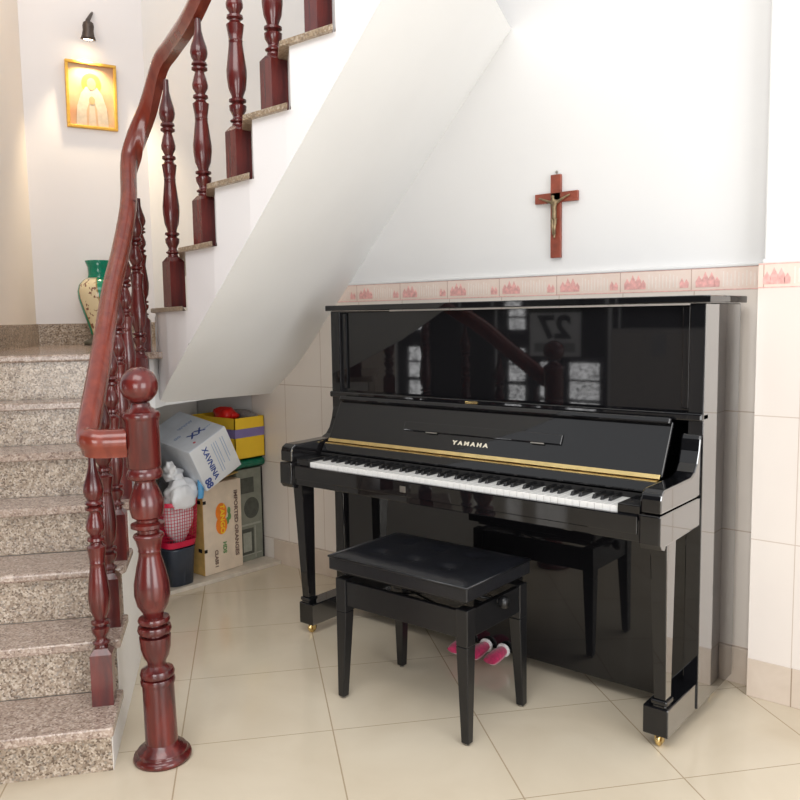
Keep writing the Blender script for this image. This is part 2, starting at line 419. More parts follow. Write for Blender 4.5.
# landing underside / block above the cupboard
cl = [(-.6, -.80), (-.585, -.745), (-.64, -.725), (-.86, .06), WB, WA, nm(-.26, MI - .02)]
sp(MB().slab([nm(.13, MI + .0), (-.55, -.80), (-.60, -.735), (-.625, -.70), (-.81, .06), WB, WA, nm(-.26, MW), nm(.13, MI - .3)], .90, ZL - T - .001), 'landing_block', M['plaster'])
# upper flight stringer (curved, saw-toothed) as one white surface
BOT = {0: .912, 1: 1.16, 2: 1.339, 3: 1.53, 4: 1.704, 5: 1.895, 6: 2.091, 7: 2.286}
T = .017; top = []; bot = []
pp = [Vector(p) for p in PATH]
MIDB = {0: ((-.39, -.84), 1.028)}
for k in range(len(pp) - 1):
    a, c = pp[k], pp[k + 1]; d = Vector((c.x - a.x, c.y - a.y)); L = d.length; d /= L
    seg = [(0.025 / L, 0)] + ([(.5, .5)] if k == 0 else []) + [(1, 1), (1 + .025 / L, 1)]
    for s_, w in seg:
        x = a.x + (c.x - a.x) * min(s_, 1) ; y = a.y + (c.y - a.y) * min(s_, 1)
        if s_ == .5: x, y = MIDB[0][0]; zb = MIDB[0][1]
        else:
            zb = BOT[k] + (BOT[k + 1] - BOT[k]) * min(s_, 1)
        if s_ > 1 and k < len(pp) - 2:
            e2 = Vector((pp[k + 2].x - c.x, pp[k + 2].y - c.y)).normalized() * .025; x += e2.x; y += e2.y
            zb = BOT[k + 1] + (BOT[k + 2] - BOT[k + 1]) * .025 / .19
        top.append((x, y, a.z - T)); bot.append((x, y, zb - .004))
s_m = MB(); vs = []; 
for i in range(len(top) - 1):
    if abs(top[i][0] - top[i + 1][0]) + abs(top[i][1] - top[i + 1][1]) < 1e-6: continue
    s_m.quad(bot[i], bot[i + 1], top[i + 1], top[i])
sp(s_m, 'stringer', M['plaster_pink'], solid=0)
# soffit ruled between stringer foot and back wall
outer = [(-.62, -.737, .912), (-.39, -.84, 1.028), (-.142, -.931, 1.16), (.127, -1.003, 1.339), (.363, -1.041, 1.53), (.544, -1.05, 1.704), (.73, -1.05, 1.895), (.92, -1.05, 2.091), (1.11, -1.05, 2.286)]
inner = [(-.80, .06, .882), (-.59, .06, 1.045), (-.43, .06, 1.215), (-.266, .06, 1.389), (-.075, .06, 1.604), (.073, .06, 1.765), (.25, .06, 1.955), (.44, .06, 2.155), (.63, .06, 2.355)]
def lin(ps, k=4):
    ps = [Vector(p) for p in ps]; return [ps[i].lerp(ps[i + 1], t / k) for i in range(len(ps) - 1) for t in range(k)] + [ps[-1]]
so = lin(outer); si = crom(inner, 4); P = []
for a, c in zip(so, si): P.append([a.lerp(c, t / 8) for t in range(9)])
sp(MB().grid(P), 'soffit', M['soffit_plaster_lit'])
# left end return of the block and underside
sp(MB().quad((-.62, -.737, .912), (-.625, -.70, .90), (-.625, -.70, 1.2), (-.62, -.737, 1.285)), 'end_return', M['plaster'])
DIR = [144, 143.5, 143, 141, 139.5, 138, 136]
for k in range(len(pp) - 1):
    a, c = pp[k], pp[k + 1]; an = math.radians(DIR[k]); dv = Vector((math.cos(an), math.sin(an)))
    an2 = math.radians(DIR[min(k + 1, 6)]); dv2 = Vector((math.cos(an2), math.sin(an2)))
    e1 = Vector((c.x - a.x, c.y - a.y)).normalized(); nrm = Vector((e1.y, -e1.x)) * .016
    A = Vector((a.x, a.y)) + nrm; C_ = Vector((c.x, c.y)) + nrm + e1 * .03
    LA = (.04 - A.y) / dv.y; LC = (.04 - C_.y) / dv2.y
    poly = [A, C_, C_ + dv2 * LC, A + dv * LA]
    sp(MB().slab(poly, a.z - .017, a.z), 'tread', M['treadedge'], bevel=.002)
    zl = pp[k - 1].z if k else ZL; T = .017
    q = Vector((a.x, a.y)) + e1 * .026 ; LQ = (.045 - q.y) / dv.y; e = q + dv * LQ
    q = q + dv * .002
    sp(MB().quad((q.x, q.y, zl - .001), (e.x, e.y, zl - .001), (e.x, e.y, a.z - T), (q.x, q.y, a.z - T)), 'riser', M['plaster'])
# cupboard under the landing
struct(MB().slab([(-.795, -.60), (-.745, .045), (-1.6, .045), (-1.6, -.60)], 0, .02).build('trim_7', M['ledge'], bevel=.003), 'low cream plinth under the stair landing')
wall_seg('wall_cupboard', (-1.42, -.62), (-1.42, .05), 0, .9, M['cream'], t=.03)

# ------------------------------------------------------------------ railing
rl = thing('stair_railing', 'dark red varnished wooden stair railing with turned balusters and ball-topped newel', 'railing', (.386, -1.456, 0))
RL = Vector((.386, -1.456, 0))
# newel
ball = [(.052 * math.cos(a), 1.083 + .052 * math.sin(a)) for a in [(-62 + 152 * i / 14) * PI / 180 for i in range(14)]] + [(.002, 1.135)]
prof = [(.046, .03), (.0445, .225), (.048, .227), (.049, .236), (.047, .243), (.040, .245), (.047, .249), (.049, .258), (.045, .268), (.034, .273), (.026, .280), (.027, .292), (.036, .308), (.042, .332), (.044, .362),
        (.044, .366), (.030, .368), (.030, .374), (.045, .377), (.048, .386), (.045, .396), (.028, .399), (.028, .404), (.043, .407), (.045, .414), (.042, .421), (.026, .424), (.030, .436), (.043, .458), (.050, .49), (.049, .52), (.040, .565), (.031, .60),
        (.030, .612), (.032, .615), (.030, .619), (.036, .645), (.043, .658), (.040, .664), (.030, .668), (.030, .676), (.047, .684), (.047, .694), (.030, .700), (.030, .706), (.042, .714), (.048, .74), (.047, .762), (.037, .790), (.028, .812),
        (.029, .816), (.046, .824), (.050, .834), (.046, .846), (.042, .852), (.047, .858), (.0475, .985), (.051, .992), (.053, 1.0), (.049, 1.009), (.040, 1.013), (.036, 1.018), (.029, 1.022), (.025, 1.034)]
tilt = Matrix.Rotation(math.radians(-1.1), 4, Vector((.637, -.771, 0)).normalized()) 
nw = MB().lathe(prof, 40).build('newel_post', M['wood'], rl); es_ = nw.modifiers.new('e', 'EDGE_SPLIT'); es_.split_angle = math.radians(42)
MB().lathe(ball, 32).build('ball_finial', M['wood'], nw)
MB().lathe([(.081, 0), (.083, .008), (.080, .017), (.070, .020), (.072, .025), (.069, .031), (.060, .034), (.058, .040), (.048, .044), (.046, .052)], 40).build('newel_base', M['wood'], nw)
nw.rotation_euler = (Matrix.Rotation(math.radians(-1.0), 3, Vector((-.637, .771, 0)))).to_euler()
# balusters: one mesh of unit height, scaled per post
bal = [(.0185, .238), (.026, .243), (.027, .248), (.020, .254), (.016, .262), (.019, .272), (.027, .290), (.028, .308), (.020, .313), (.018, .318), (.028, .324), (.028, .333), (.018, .339), (.020, .350),
       (.028, .375), (.0325, .42), (.033, .45), (.028, .50), (.023, .55), (.022, .565), (.0235, .568), (.022, .572), (.025, .60), (.029, .632), (.022, .638), (.018, .645), (.018, .65), (.027, .658), (.026, .668), (.016, .674),
       (.019, .682), (.027, .70), (.028, .715), (.022, .745), (.016, .768), (.017, .772), (.028, .779), (.028, .788), (.018, .794), (.028, .802), (.026, .811), (.020, .817), (.028, .835), (.031, .855), (.028, .88), (.019, .915), (.012, .95), (.010, 1.0)]
bm_ = MB(); h = .030
bm_.prism([(-h, -h, 0), (h, -h, 0), (h, h, 0), (-h, h, 0)], [(-h, -h, .205), (h, -h, .205), (h, h, .205), (-h, h, .205)])
bm_.prism([(-h, -h, .205), (h, -h, .205), (h, h, .205), (-h, h, .205)], [(-h * .6, -h * .6, .226), (h * .6, -h * .6, .226), (h * .6, h * .6, .226), (-h * .6, h * .6, .226)])
bal = [(r * (.93 if .2 < z_ < .99 else 1), z_) for r, z_ in bal]; bm_.lathe([(.018, .222), (.020, .23)] + bal, 24)
b0 = bm_.build('baluster', M['wood'], rl); es_ = b0.modifiers.new('e', 'EDGE_SPLIT'); es_.split_angle = math.radians(42)
low_rot = math.atan2(NN.y, NN.x)
spots = [(nm(1.14, -1.062), .155, .735, 1.0), (nm(.95, -1.058), .317, .745, 1.0), (nm(.775, -1.05), .478, .745, 1.0), (nm(.57, -1.046), .64, .745, 1.0), (nm(.385, -1.035), .80, .755, 1.0),
         (nm(.215, -1.005), .962, .76, 1.0), ((-.60, -.805), ZL, .62, .92),
         ((-.418, -.777), 1.312, .88, 1.06), ((-.032, -.91), 1.521, .775, 1.05), ((.231, -.965), 1.709, .78, 1.06), ((.431, -.985), 1.885, .78, 1.05), ((.634, -.99), 2.062, .78, 1.02)]
for i, (p, z, hh, w) in enumerate(spots):
    o = b0 if i == 0 else b0.copy()
    if i: COL.objects.link(o); o.parent = rl
    o.location = (p[0] - RL.x, p[1] - RL.y, z); o.scale = (w, w, hh)
    o.rotation_euler = (0, 0, low_rot if i < 7 else math.radians(-8))
# handrail sweep
def sweep(pts, prof, name, mat, parent, off):
    rows = []
    tg = [(pts[min(i + 1, len(pts) - 1)] - pts[max(i - 1, 0)]).normalized() for i in range(len(pts))]
    sd = [Vector((t.y, -t.x, 0)).normalized() for t in tg]
    for it in range(14):                                           # let the moulding turn gently through the tight bend
        sd = [sd[i] if i < 22 or i == len(sd) - 1 else ((sd[i - 1] + sd[i] * 1.5 + sd[i + 1]).normalized()) for i in range(len(sd))]
    for i, p in enumerate(pts):
        t = tg[i]; s = (sd[i] - t * sd[i].dot(t)).normalized(); u = s.cross(t).normalized()
        if u.z < 0: u = -u
        rows.append([p + s * a + u * b - off for a, b in prof + prof[:1]])
    mb = MB(); n = len(prof)
    mb.grid(rows, True)
    o = len(mb.v) - len(rows) * (n + 1)
    mb.f.append(list(range(o, o + n))); mb.sm.append(False)
    mb.f.append([len(mb.v) - n - 1 + k for k in range(n)]); mb.sm.append(False)
    ob = mb.build(name, mat, parent)
    bm = bmesh.new(); bm.from_mesh(ob.data); bmesh.ops.remove_doubles(bm, verts=bm.verts, dist=1e-5); bmesh.ops.recalc_face_normals(bm, faces=bm.faces); bm.to_mesh(ob.data); bm.free()
    md = ob.modifiers.new('e', 'EDGE_SPLIT'); md.split_angle = math.radians(50)
    return ob
rprof = [(a * .86, b * 1.12) for a, b in [(-.020, -.034), (.020, -.034), (.024, -.018), (.035, -.008), (.037, .008), (.032, .022), (.018, .033), (0, .036), (-.018, .033), (-.032, .022), (-.037, .008), (-.035, -.008), (-.024, -.018)]]
rpts = [(.352, -1.500, .925), (.316, -1.545, .925), nmz(1.208, -1.046, .928), nmz(1.175, -1.064, .938), nmz(1.12, -1.062, .985), nmz(.98, -1.055, 1.101), nmz(.86, -1.050, 1.203), nmz(.62, -1.05, 1.36), nmz(.40, -1.037, 1.515),
        nmz(.20, -1.024, 1.70), (-.615, -.83, 1.87), (-.618, -.795, 1.98), (-.555, -.765, 2.12), (-.44, -.78, 2.255), (-.32, -.805, 2.295), (-.05, -.905, 2.33), (.231, -.97, 2.50), (.431, -.99, 2.68), (.634, -.995, 2.88)]
sweep(crom(rpts, 7), rprof, 'handrail', M['railwood'], rl, RL)

# ------------------------------------------------------------------ piano
pn = thing('upright_piano', 'tall black polished upright piano with open keyboard against the tiled wall', 'piano', (.765, -.16, 0))
PL = Vector((.765, -.16, 0))
def pp_(mb, name, mat=None, parent=None, **k):
    mb.v = [(x - PL.x, y - PL.y, z - PL.z) for x, y, z in mb.v]
    return mb.build(name, mat or M['lacquer'], parent or pn, **k)
I = .005
pp_(MB().box(-.017, 1.547, -.336, .005, 1.289, 1.311), 'lid', bevel=.003)
for x0 in (0, 1.482):
    pp_(MB().box(x0, x0 + .048, -.322, 0, .045, 1.288), 'side_panel', M['lacquer_boosted'], bevel=.003)
pp_(MB().box(.048, 1.482, -.012, .0, .06, 1.285), 'back_panel')
# upper front: frame and panel
uf = pp_(MB().box(.049, 1.481, -.300, -.28, .945, 1.283), 'upper_front_panel', bevel=.002)
for x0 in (.050, 1.456): pp_(MB().box(x0, x0 + .024, -.309, -.3005, .972, 1.28), 'frame_stile', bevel=.003)
pp_(MB().box(.0, 1.53, -.338, -.28, .938, .962), 'upper_rail', bevel=.006, seg=3)
lt = pp_(MB().box(.682, .735, -.3415, -.3385, .945, .956), 'latch', M['brass'], bevel=.001)
# fallboard, leaning back
FB0 = Vector((0, -.428, .778)); FB1 = Vector((0, -.345, .938)); fd = (FB1 - FB0).normalized(); fn = Vector((0, -fd.z, fd.y))
def fbp(x, t, d): p = FB0 + fd * t + fn * d; return (x, p.y, p.z)
LFB = (FB1 - FB0).length
def fbox(mb, x0, x1, t0, t1, d0, d1):
    a = [fbp(x0, t0, d0), fbp(x1, t0, d0), fbp(x1, t1, d0), fbp(x0, t1, d0)]; c = [fbp(x0, t0, d1), fbp(x1, t0, d1), fbp(x1, t1, d1), fbp(x0, t1, d1)]
    return mb.prism(a, c)
fb = pp_(fbox(MB(), .075, 1.448, 0, LFB - .004, -.014, 0), 'fallboard', bevel=.003)
pp_(fbox(MB(), .078, 1.445, LFB - .016, LFB + .004, -.001, .016), 'fallboard_lip', bevel=.005, parent=None)
pp_(fbox(MB(), .44, 1.10, .068, .104, .0, .006), 'music_shelf', bevel=.003)
for x in (.55, .99): pp_(fbox(MB(), x, x + .05, .064, .068, .004, .0085), 'shelf_clip', M['steel'])
pp_(fbox(MB(), .08, 1.443, -.008, .006, -.004, .004).box(.08, 1.443, -.452, -.433, .765, .770), 'hinge', M['brass'], bevel=.001)
pp_(MB().yz([(-.432, .768), (-.456, .766), (-.470, .742), (-.470, .735), (-.430, .735)], .078, 1.452), 'name_board', bevel=.003)
pp_(MB().box(.08, 1.45, -.476, -.4705, .716, .732), 'felt_strip', M['felt'])
w = fbp(.750 - PL.x, .040, .0008); 
Ml = frame((w[0], w[1] - PL.y, w[2]), (1, 0, 0), fd)
text_mb('Y A M A H A', .0195, Ml, .0006, 'lettering', M['letter'], fb, bold=.001, sx=1.38)
# key bed, slip, blocks
pp_(MB().box(I, 1.53 - I, -.604, -.30, .624, .672).box(I, 1.53 - I, -.612, -.598, .624, .690), 'key_bed', bevel=.004)
pp_(MB().box(.075, 1.455, -.617, -.600, .646, .700), 'key_slip', bevel=.003)
for x0, x1 in ((.073, .141), (1.389, 1.457)):
    pp_(MB().box(x0, x1, -.603, -.47, .66, .727), 'key_block', bevel=.004, seg=3)
pp_(MB().box(.60, .625, -.6185, -.6168, .662, .684), 'lock_plate', M['steel'], bevel=.001)
for x0 in (I, 1.53 - I - .060):
    up = [(-.622, .7125), (-.622, .752), (-.616, .768), (-.598, .778), (-.50, .779), (-.40, .781), (-.372, .792), (-.352, .815), (-.338, .850), (-.330, .885), (-.322, .90), (-.30, .90), (-.30, .7125)]
    pp_(MB().yz(up, x0, x0 + .060), 'cheek', M['lacquer_boosted'], bevel=.006, seg=3)
    lo = [(-.628, .7095), (-.628, .628), (-.616, .612), (-.590, .604), (-.585, .616), (-.30, .622), (-.30, .7095)]
    pp_(MB().yz(lo, x0 - .001, x0 + .061), 'arm', M['lacquer_boosted'], bevel=.005, seg=3)
    lx = x0
    a = [(lx + .006, -.568, .622), (lx + .057, -.568, .622), (lx + .057, -.500, .622), (lx + .006, -.500, .622)]
    c = [(lx + .014, -.540, .150), (lx + .050, -.540, .150), (lx + .050, -.500, .150), (lx + .014, -.500, .150)]
    pp_(MB().prism(c, a), 'leg', M['lacquer_boosted'], bevel=.003)
    pp_(MB().box(lx + .008, lx + .056, -.546, -.494, .136, .150).box(lx + .012, lx + .052, -.543, -.497, .126, .137), 'leg_collar', bevel=.004, seg=3)
    xa = I if x0 < .5 else 1.53 - I - .076
    pp_(MB().box(xa, xa + .076, -.546, -.26, .041, .127), 'toe_block', M['lacquer_boosted'], bevel=.004)
    for yy in (-.515, -.09):
        cx = xa + .040
        cs = MB().lathe([(.006, -.006), (.019, -.006), (.0205, -.003), (.0205, .003), (.019, .006), (.006, .006)], 20, M=Matrix.Translation((cx, yy, .0205)) @ Matrix.Rotation(PI / 2, 4, 'Y'))
        cs.box(cx - .012, cx - .009, yy - .008, yy + .008, .012, .042).box(cx + .009, cx + .012, yy - .008, yy + .008, .012, .042)
        pp_(cs, 'caster', M['brass'])
# lower board and plinth
pp_(MB().box(.048, 1.482, -.304, -.285, .046, .625), 'lower_panel', bevel=.003)
# keys
WK = 1.246 / 52; X0 = .1425
oct_b = {0: 1, 2: 1, 3: 1, 5: 1, 6: 1}                        # white index in octave starting C: C D F G A have a sharp after
def key_mesh(x0, x1, y0, y1, z0, z1): return MB().box(x0, x1, y0, y1, z0, z1)
wk = pp_(MB().box(0, WK - .0011, -.598, -.462, .695, .7165), 'white_key', M['ivory'], bevel=.0012)
wk.location.x = X0
bkm = MB().prism([(0, -.553, .716), (.0105, -.553, .716), (.0105, -.465, .716), (0, -.465, .716)], [(.001, -.546, .729), (.0095, -.546, .729), (.0095, -.465, .729), (.001, -.465, .729)])
bk = pp_(bkm, 'black_key', M['ebony'], bevel=.001)
first = True
for i in range(52):
    if i:
        o = wk.copy(); COL.objects.link(o); o.location.x = X0 + i * WK
    note = (i - 2) % 7                                         # 0 = C
    if note in (0, 1, 3, 4, 5) and i < 51:
        o2 = bk if first else bk.copy()
        if not first: COL.objects.link(o2)
        first = False
        o2.location.x = X0 + (i + 1) * WK - .0058 + {0: -.0015, 1: .0015, 3: -.002, 4: 0, 5: .002}[note]
# pedals with magenta velvet covers
for i, (x, nme) in enumerate(((.668, 'left'), (.752, 'middle'), (.826, 'right'))):
    y0 = -.305
    pd = pp_(MB().box(x - .013, x + .013, -.385, y0, .052, .060), 'pedal', M['brass'], bevel=.003)
    cv = MB(); rows = []
    for t in range(9):
        y = -.318 - t * .0115; wv = .019 + .008 * math.sin(t / 8 * PI * .75); hv = .016 + .006 * math.sin(t / 8 * PI) - (.006 if t == 8 else 0)
        rows.append([Vector((x + wv * math.cos(a), y, .055 - t * .0012 + hv * math.sin(a))) for a in [2 * PI * q / 14 for q in range(15)]])
    cv.grid(rows)
    cv.add([Vector((x, -.414, .044))] + rows[-1][:-1], [(0, q + 1, (q + 1) % 14 + 1) for q in range(14)], True)
    pp_(cv, 'velvet_cover', M['magenta'], pd)
    pp_(MB().tube([(x + .021 * math.cos(a), -.318, .056 + .019 * math.sin(a)) for a in [2 * PI * q / 18 for q in range(19)]], .0065, 8), 'fur_trim', M['fur'], pd)

# ------------------------------------------------------------------ bench
bn = thing('piano_bench', 'black padded adjustable piano bench on four tapered legs before the piano', 'bench', (.783, -.70, 0))
BL = Vector((.783, -.70, 0))
def bp_(mb, name, mat=None, parent=None, **k):
    mb.v = [(x - BL.x, y - BL.y, z) for x, y, z in mb.v]; return mb.build(name, mat or M['satin'], parent or bn, **k)
bx0, bx1, by0, by1 = .510, 1.062, -.882, -.528
# cushion with dimples
G = []; NX, NY = 37, 25
dim = [(.25, .3), (.5, .3), (.75, .3), (.25, .7), (.5, .7), (.75, .7)]
for i in range(NX):
    row = []
    for j in range(NY):
        u, v = i / (NX - 1), j / (NY - 1)
        x = bx0 + .004 + u * (bx1 - bx0 - .008); y = by0 + .004 + v * (by1 - by0 - .008)
        ed = min(u * (bx1 - bx0), (1 - u) * (bx1 - bx0), v * (by1 - by0), (1 - v) * (by1 - by0))
        z = .486 + .012 * min(1, ed / .04) ** .6
        for a, b2 in dim:
            d = math.hypot((u - a) * .55, (v - b2) * .35); z -= .013 * math.exp(-(d / .022) ** 2)
        row.append(Vector((x, y, z)))
    G.append(row)
cu = MB().grid(G)
cu.box(bx0, bx1, by0, by1, .440, .486)
cush = bp_(cu, 'seat_cushion', M['leather'], bevel=.005, seg=3)
for a, b2 in dim:
    bp_(MB().lathe([(.001, .4835), (.006, .484), (.009, .486), (.0075, .4885), (.003, .490), (.0005, .4903)][::1], 14, bx0 + a * (bx1 - bx0), by0 + b2 * (by1 - by0)), 'button', M['leather'], cush)
pp2 = [(bx0, by0), (bx1, by0), (bx1, by1), (bx0, by1), (bx0, by0)]
bp_(MB().tube([(x, y, .484) for x, y in pp2], .004, 6), 'piping', M['leather'], cush)
bp_(MB().box(bx0 + .03, bx1 - .03, by0 + .03, by1 - .03, .425, .441), 'seat_board', M['satin'])
lx0, lx1, ly0, ly1 = .528, 1.055, -.870, -.536
fr = MB().box(lx0 + .03, lx1 - .03, ly0 + .006, ly0 + .024, .322, .405).box(lx0 + .03, lx1 - .03, ly1 - .024, ly1 - .006, .322, .405)
fr.box(lx0 + .006, lx0 + .024, ly0 + .03, ly1 - .03, .322, .405).box(lx1 - .024, lx1 - .006, ly0 + .03, ly1 - .03, .322, .405)
bp_(fr, 'apron', bevel=.002)
mech = MB()
for y in (ly0 + .07, ly1 - .07):
    mech.prism([(lx0 + .05, y, .35), (lx0 + .07, y, .35), (lx1 - .1, y, .425), (lx1 - .12, y, .425)], [(lx0 + .05, y + .006, .35), (lx0 + .07, y + .006, .35), (lx1 - .1, y + .006, .425), (lx1 - .12, y + .006, .425)])
    mech.prism([(lx1 - .05, y + .01, .35), (lx1 - .07, y + .01, .35), (lx0 + .1, y + .01, .425), (lx0 + .12, y + .01, .425)], [(lx1 - .05, y + .016, .35), (lx1 - .07, y + .016, .35), (lx0 + .1, y + .016, .425), (lx0 + .12, y + .016, .425)])
mech.tube([(lx0 + .02, -.70, .395), (lx1 + .015, -.70, .395)], .006, 8)
bp_(mech, 'lift_mechanism', M['satin'])
for sx in (0, 1):
    x = lx1 + .012 if sx else lx0 - .012
    bp_(MB().lathe([(.006, -.014), (.017, -.012), (.019, -.004), (.019, .004), (.016, .012), (.005, .014)], 18, M=Matrix.Translation((x + (.006 if sx else -.006), -.70, .395)) @ Matrix.Rotation(PI / 2, 4, 'Y')), 'adjusting_knob', M['satin'])
    for sy in (0, 1):
        ax = lx1 if sx else lx0; ay = ly1 if sy else ly0; dx = -1 if sx else 1; dy = -1 if sy else 1
        w0, w1 = .042, .026
        def q(w, z): return [(ax, ay, z), (ax + dx * w, ay, z), (ax + dx * w, ay + dy * w, z), (ax, ay + dy * w, z)]
        lg = MB().prism(q(w0, .30), q(w0, .412)); lg.prism(q(w1, .006), q(w0, .30))
        lo_ = bp_(lg, 'leg', bevel=.003)
        bp_(MB().lathe([(.009, 0), (.009, .007)], 12, ax + dx * .013, ay + dy * .013), 'foot_pad', M['steel'], lo_)

# ------------------------------------------------------------------ crucifix
cx = thing('crucifix', 'small reddish wooden crucifix with bronze figure hanging on the white wall', 'crucifix', (.833, .052, 1.474))
MB().box(-.021, .021, -.010, .004, 0, .308).box(-.088, .091, -.010, .004, .205, .242).build('cross', M['crosswood'], cx, bevel=.002)
MB().lathe([(.0025, -.002), (.0055, -.001), (.0055, .001), (.0025, .002)], 12, M=Matrix.Translation((0, 0, .318)) @ Matrix.Rotation(PI / 2, 4, 'X')).lathe([(.002, -.006), (.002, .006)], 8, M=Matrix.Translation((0, 0, .309))).build('hanging_ring', M['steel'], cx)
def skin(name, verts, edges, rad, mat, parent, root=0, sub=1):
    me = bpy.data.meshes.new(name); me.from_pydata(verts, edges, []); o = bpy.data.objects.new(name, me); COL.objects.link(o); o.parent = parent
    md = o.modifiers.new('skin', 'SKIN')
    if not me.skin_vertices: me.skin_vertices.new()
    for i, rr in enumerate(rad):
        me.skin_vertices[0].data[i].radius = (rr, rr)
    me.skin_vertices[0].data[root].use_root = True
    md.use_smooth_shade = True
    s = o.modifiers.new('sub', 'SUBSURF'); s.levels = sub; s.render_levels = sub
    me.materials.append(mat); return o
y_ = -.019
V = [(0, y_, .150), (0, y_, .180), (-.002, y_, .205), (-.003, y_ - .004, .216), (-.004, y_ - .006, .232),
     (-.018, y_, .207), (-.045, y_, .218), (-.068, y_ + .003, .226), (.018, y_, .208), (.042, y_, .220), (.064, y_ + .003, .229),
     (-.006, y_ - .003, .135), (-.001, y_ - .008, .108), (-.003, y_, .082), (.006, y_ - .003, .135), (.005, y_ - .008, .106), (.002, y_, .082), (.001, y_ - .004, .072)]
E_ = [(0, 1), (1, 2), (2, 3), (3, 4), (2, 5), (5, 6), (6, 7), (2, 8), (8, 9), (9, 10), (0, 11), (11, 12), (12, 13), (0, 14), (14, 15), (15, 16), (16, 17)]
skin('figure', V, E_, [.009, .010, .010, .005, .009, .006, .0042, .0032, .006, .0042, .0032, .007, .0055, .004, .007, .0055, .004, .004], M['bronze'], cx)

# ------------------------------------------------------------------ picture and lamp on the stairwell wall
wd = (Vector(WB) - Vector(WA)).normalized(); wn = Vector((wd.y, -wd.x))
def wl(s, off=0): p = Vector(WA) + wd * s + wn * off; return (p.x, p.y)
def wallM(s, z, off): p = wl(s, off); return frame((p[0], p[1], z), (wd.x, wd.y, 0), (0, 0, 1))
px_, py_ = wl(.347)
pic = thing('framed_picture', 'gilt-framed religious print of a haloed white-robed figure under the wall lamp', 'picture', (px_, py_, 2.318))
FM = frame((0, 0, .175), (wd.x, wd.y, 0), (0, 0, 1)) @ Matrix.Translation((0, 0, .004))
FM = FM @ Matrix.Rotation(math.radians(3), 4, 'X')
fr = MB(); W2, H2 = .134, .176
for a in ((-W2, W2, H2 - .016, H2), (-W2, W2, -H2, -H2 + .016), (-W2, -W2 + .016, -H2 + .016, H2 - .016), (W2 - .016, W2, -H2 + .016, H2 - .016)):
    fr.box(a[0], a[1], a[2], a[3], 0, .022, FM)
fr.build('frame', M['gold'], pic, bevel=.003)
m, nt, b = new_mat('print_ground')
col, f = noise_col(nt, 7, [(.3, (.48, .24, .12)), (.55, (.55, .36, .20)), (.75, (.6, .44, .25))], 4)
nt.links.new(col, b.inputs['Base Color']); setp(b, rough=.25); M['print'] = m
pr = MB().box(-W2 + .014, W2 - .014, -H2 + .014, H2 - .014, .002, .010, FM).build('print', M['print'], pic)
def disc(cx_, cy_, rx, ry, z, n=28, a0=0, a1=2 * PI): return [FM @ Vector((cx_ + rx * math.cos(a0 + (a1 - a0) * i / n), cy_ + ry * math.sin(a0 + (a1 - a0) * i / n), z)) for i in range(n)]
def plate(pts, name, mat):
    n = FM.to_3x3() @ Vector((0, 0, .0008)); MB().prism(pts, [p + n for p in pts]).build(name, mat, pr)
plate(disc(0, .062, .052, .056, .010), 'halo', flat('halo_yellow', (.62, .47, .05), .4))
cl_ = flat('robe_white', (.56, .47, .36), .4, .1, 40)
plate([FM @ Vector((a, b2, .0112)) for a, b2 in ((-.085, -.158), (.085, -.158), (.078, -.06), (.055, .01), (.03, .045), (-.03, .045), (-.055, .01), (-.078, -.06))], 'robe', cl_)
plate(disc(0, .062, .024, .032, .0124), 'head', flat('face_tone', (.46, .33, .16), .4, .1, 60))
plate([FM @ Vector((a, b2, .0124)) for a, b2 in ((-.03, -.158), (-.02, -.158), (-.012, -.03), (-.03, -.08))], 'robe_fold', flat('fold_shadow', (.55, .36, .22), .5))
plate([FM @ Vector((a, b2, .0124)) for a, b2 in ((.02, -.158), (.03, -.158), (.026, -.07), (.012, -.03))], 'robe_fold', bpy.data.materials['fold_shadow'])
plate(disc(0, -.025, .016, .022, .0124), 'hands', bpy.data.materials['face_tone'])
lx_, ly_ = wl(.335)
lm = thing('wall_spotlight', 'small bronze spotlight fixed to the wall above the gilt picture', 'wall light', (lx_, ly_, 2.755))
def L(s, off, z): v = Vector((wd.x * s + wn.x * off, wd.y * s + wn.y * off, z)); return v
MB().tube([L(.040, .0, .185), L(.028, .03, .165), L(.002, .06, .12), L(-.006, .085, .09)], [.006, .008, .012, .014], 12).build('bracket', M['darkmetal'], lm)
hm = Matrix.Translation(L(-.008, .095, .015)) @ Matrix.Rotation(.22, 4, Vector((wd.x, wd.y, 0)))
MB().lathe([(.016, .085), (.026, .078), (.030, .060), (.028, .04), (.032, .015), (.040, -.006), (.038, -.006), (.028, .014), (.02, .03)][::-1], 28, M=hm, cap=False).build('shade', M['darkmetal'], lm)
MB().lathe([(.002, -.010), (.022, -.006), (.031, .002), (.026, .014), (.010, .022), (.002, .024)], 24, M=hm).build('bulb', M['bulb'], lm)
sl = bpy.data.lights.new('picture_spot', 'SPOT'); sl.energy = 30; sl.color = (1, .80, .52); sl.spot_size = math.radians(88); sl.spot_blend = .7; sl.shadow_soft_size = .02
so_ = bpy.data.objects.new('picture_spot', sl); COL.objects.link(so_); so_.location = Vector((lx_, ly_, 2.755)) + L(-.010, .080, -.012)
tgt = Vector((*wl(.36, .02), 1.9)); so_.rotation_euler = (tgt - so_.location).to_track_quat('-Z', 'Y').to_euler()

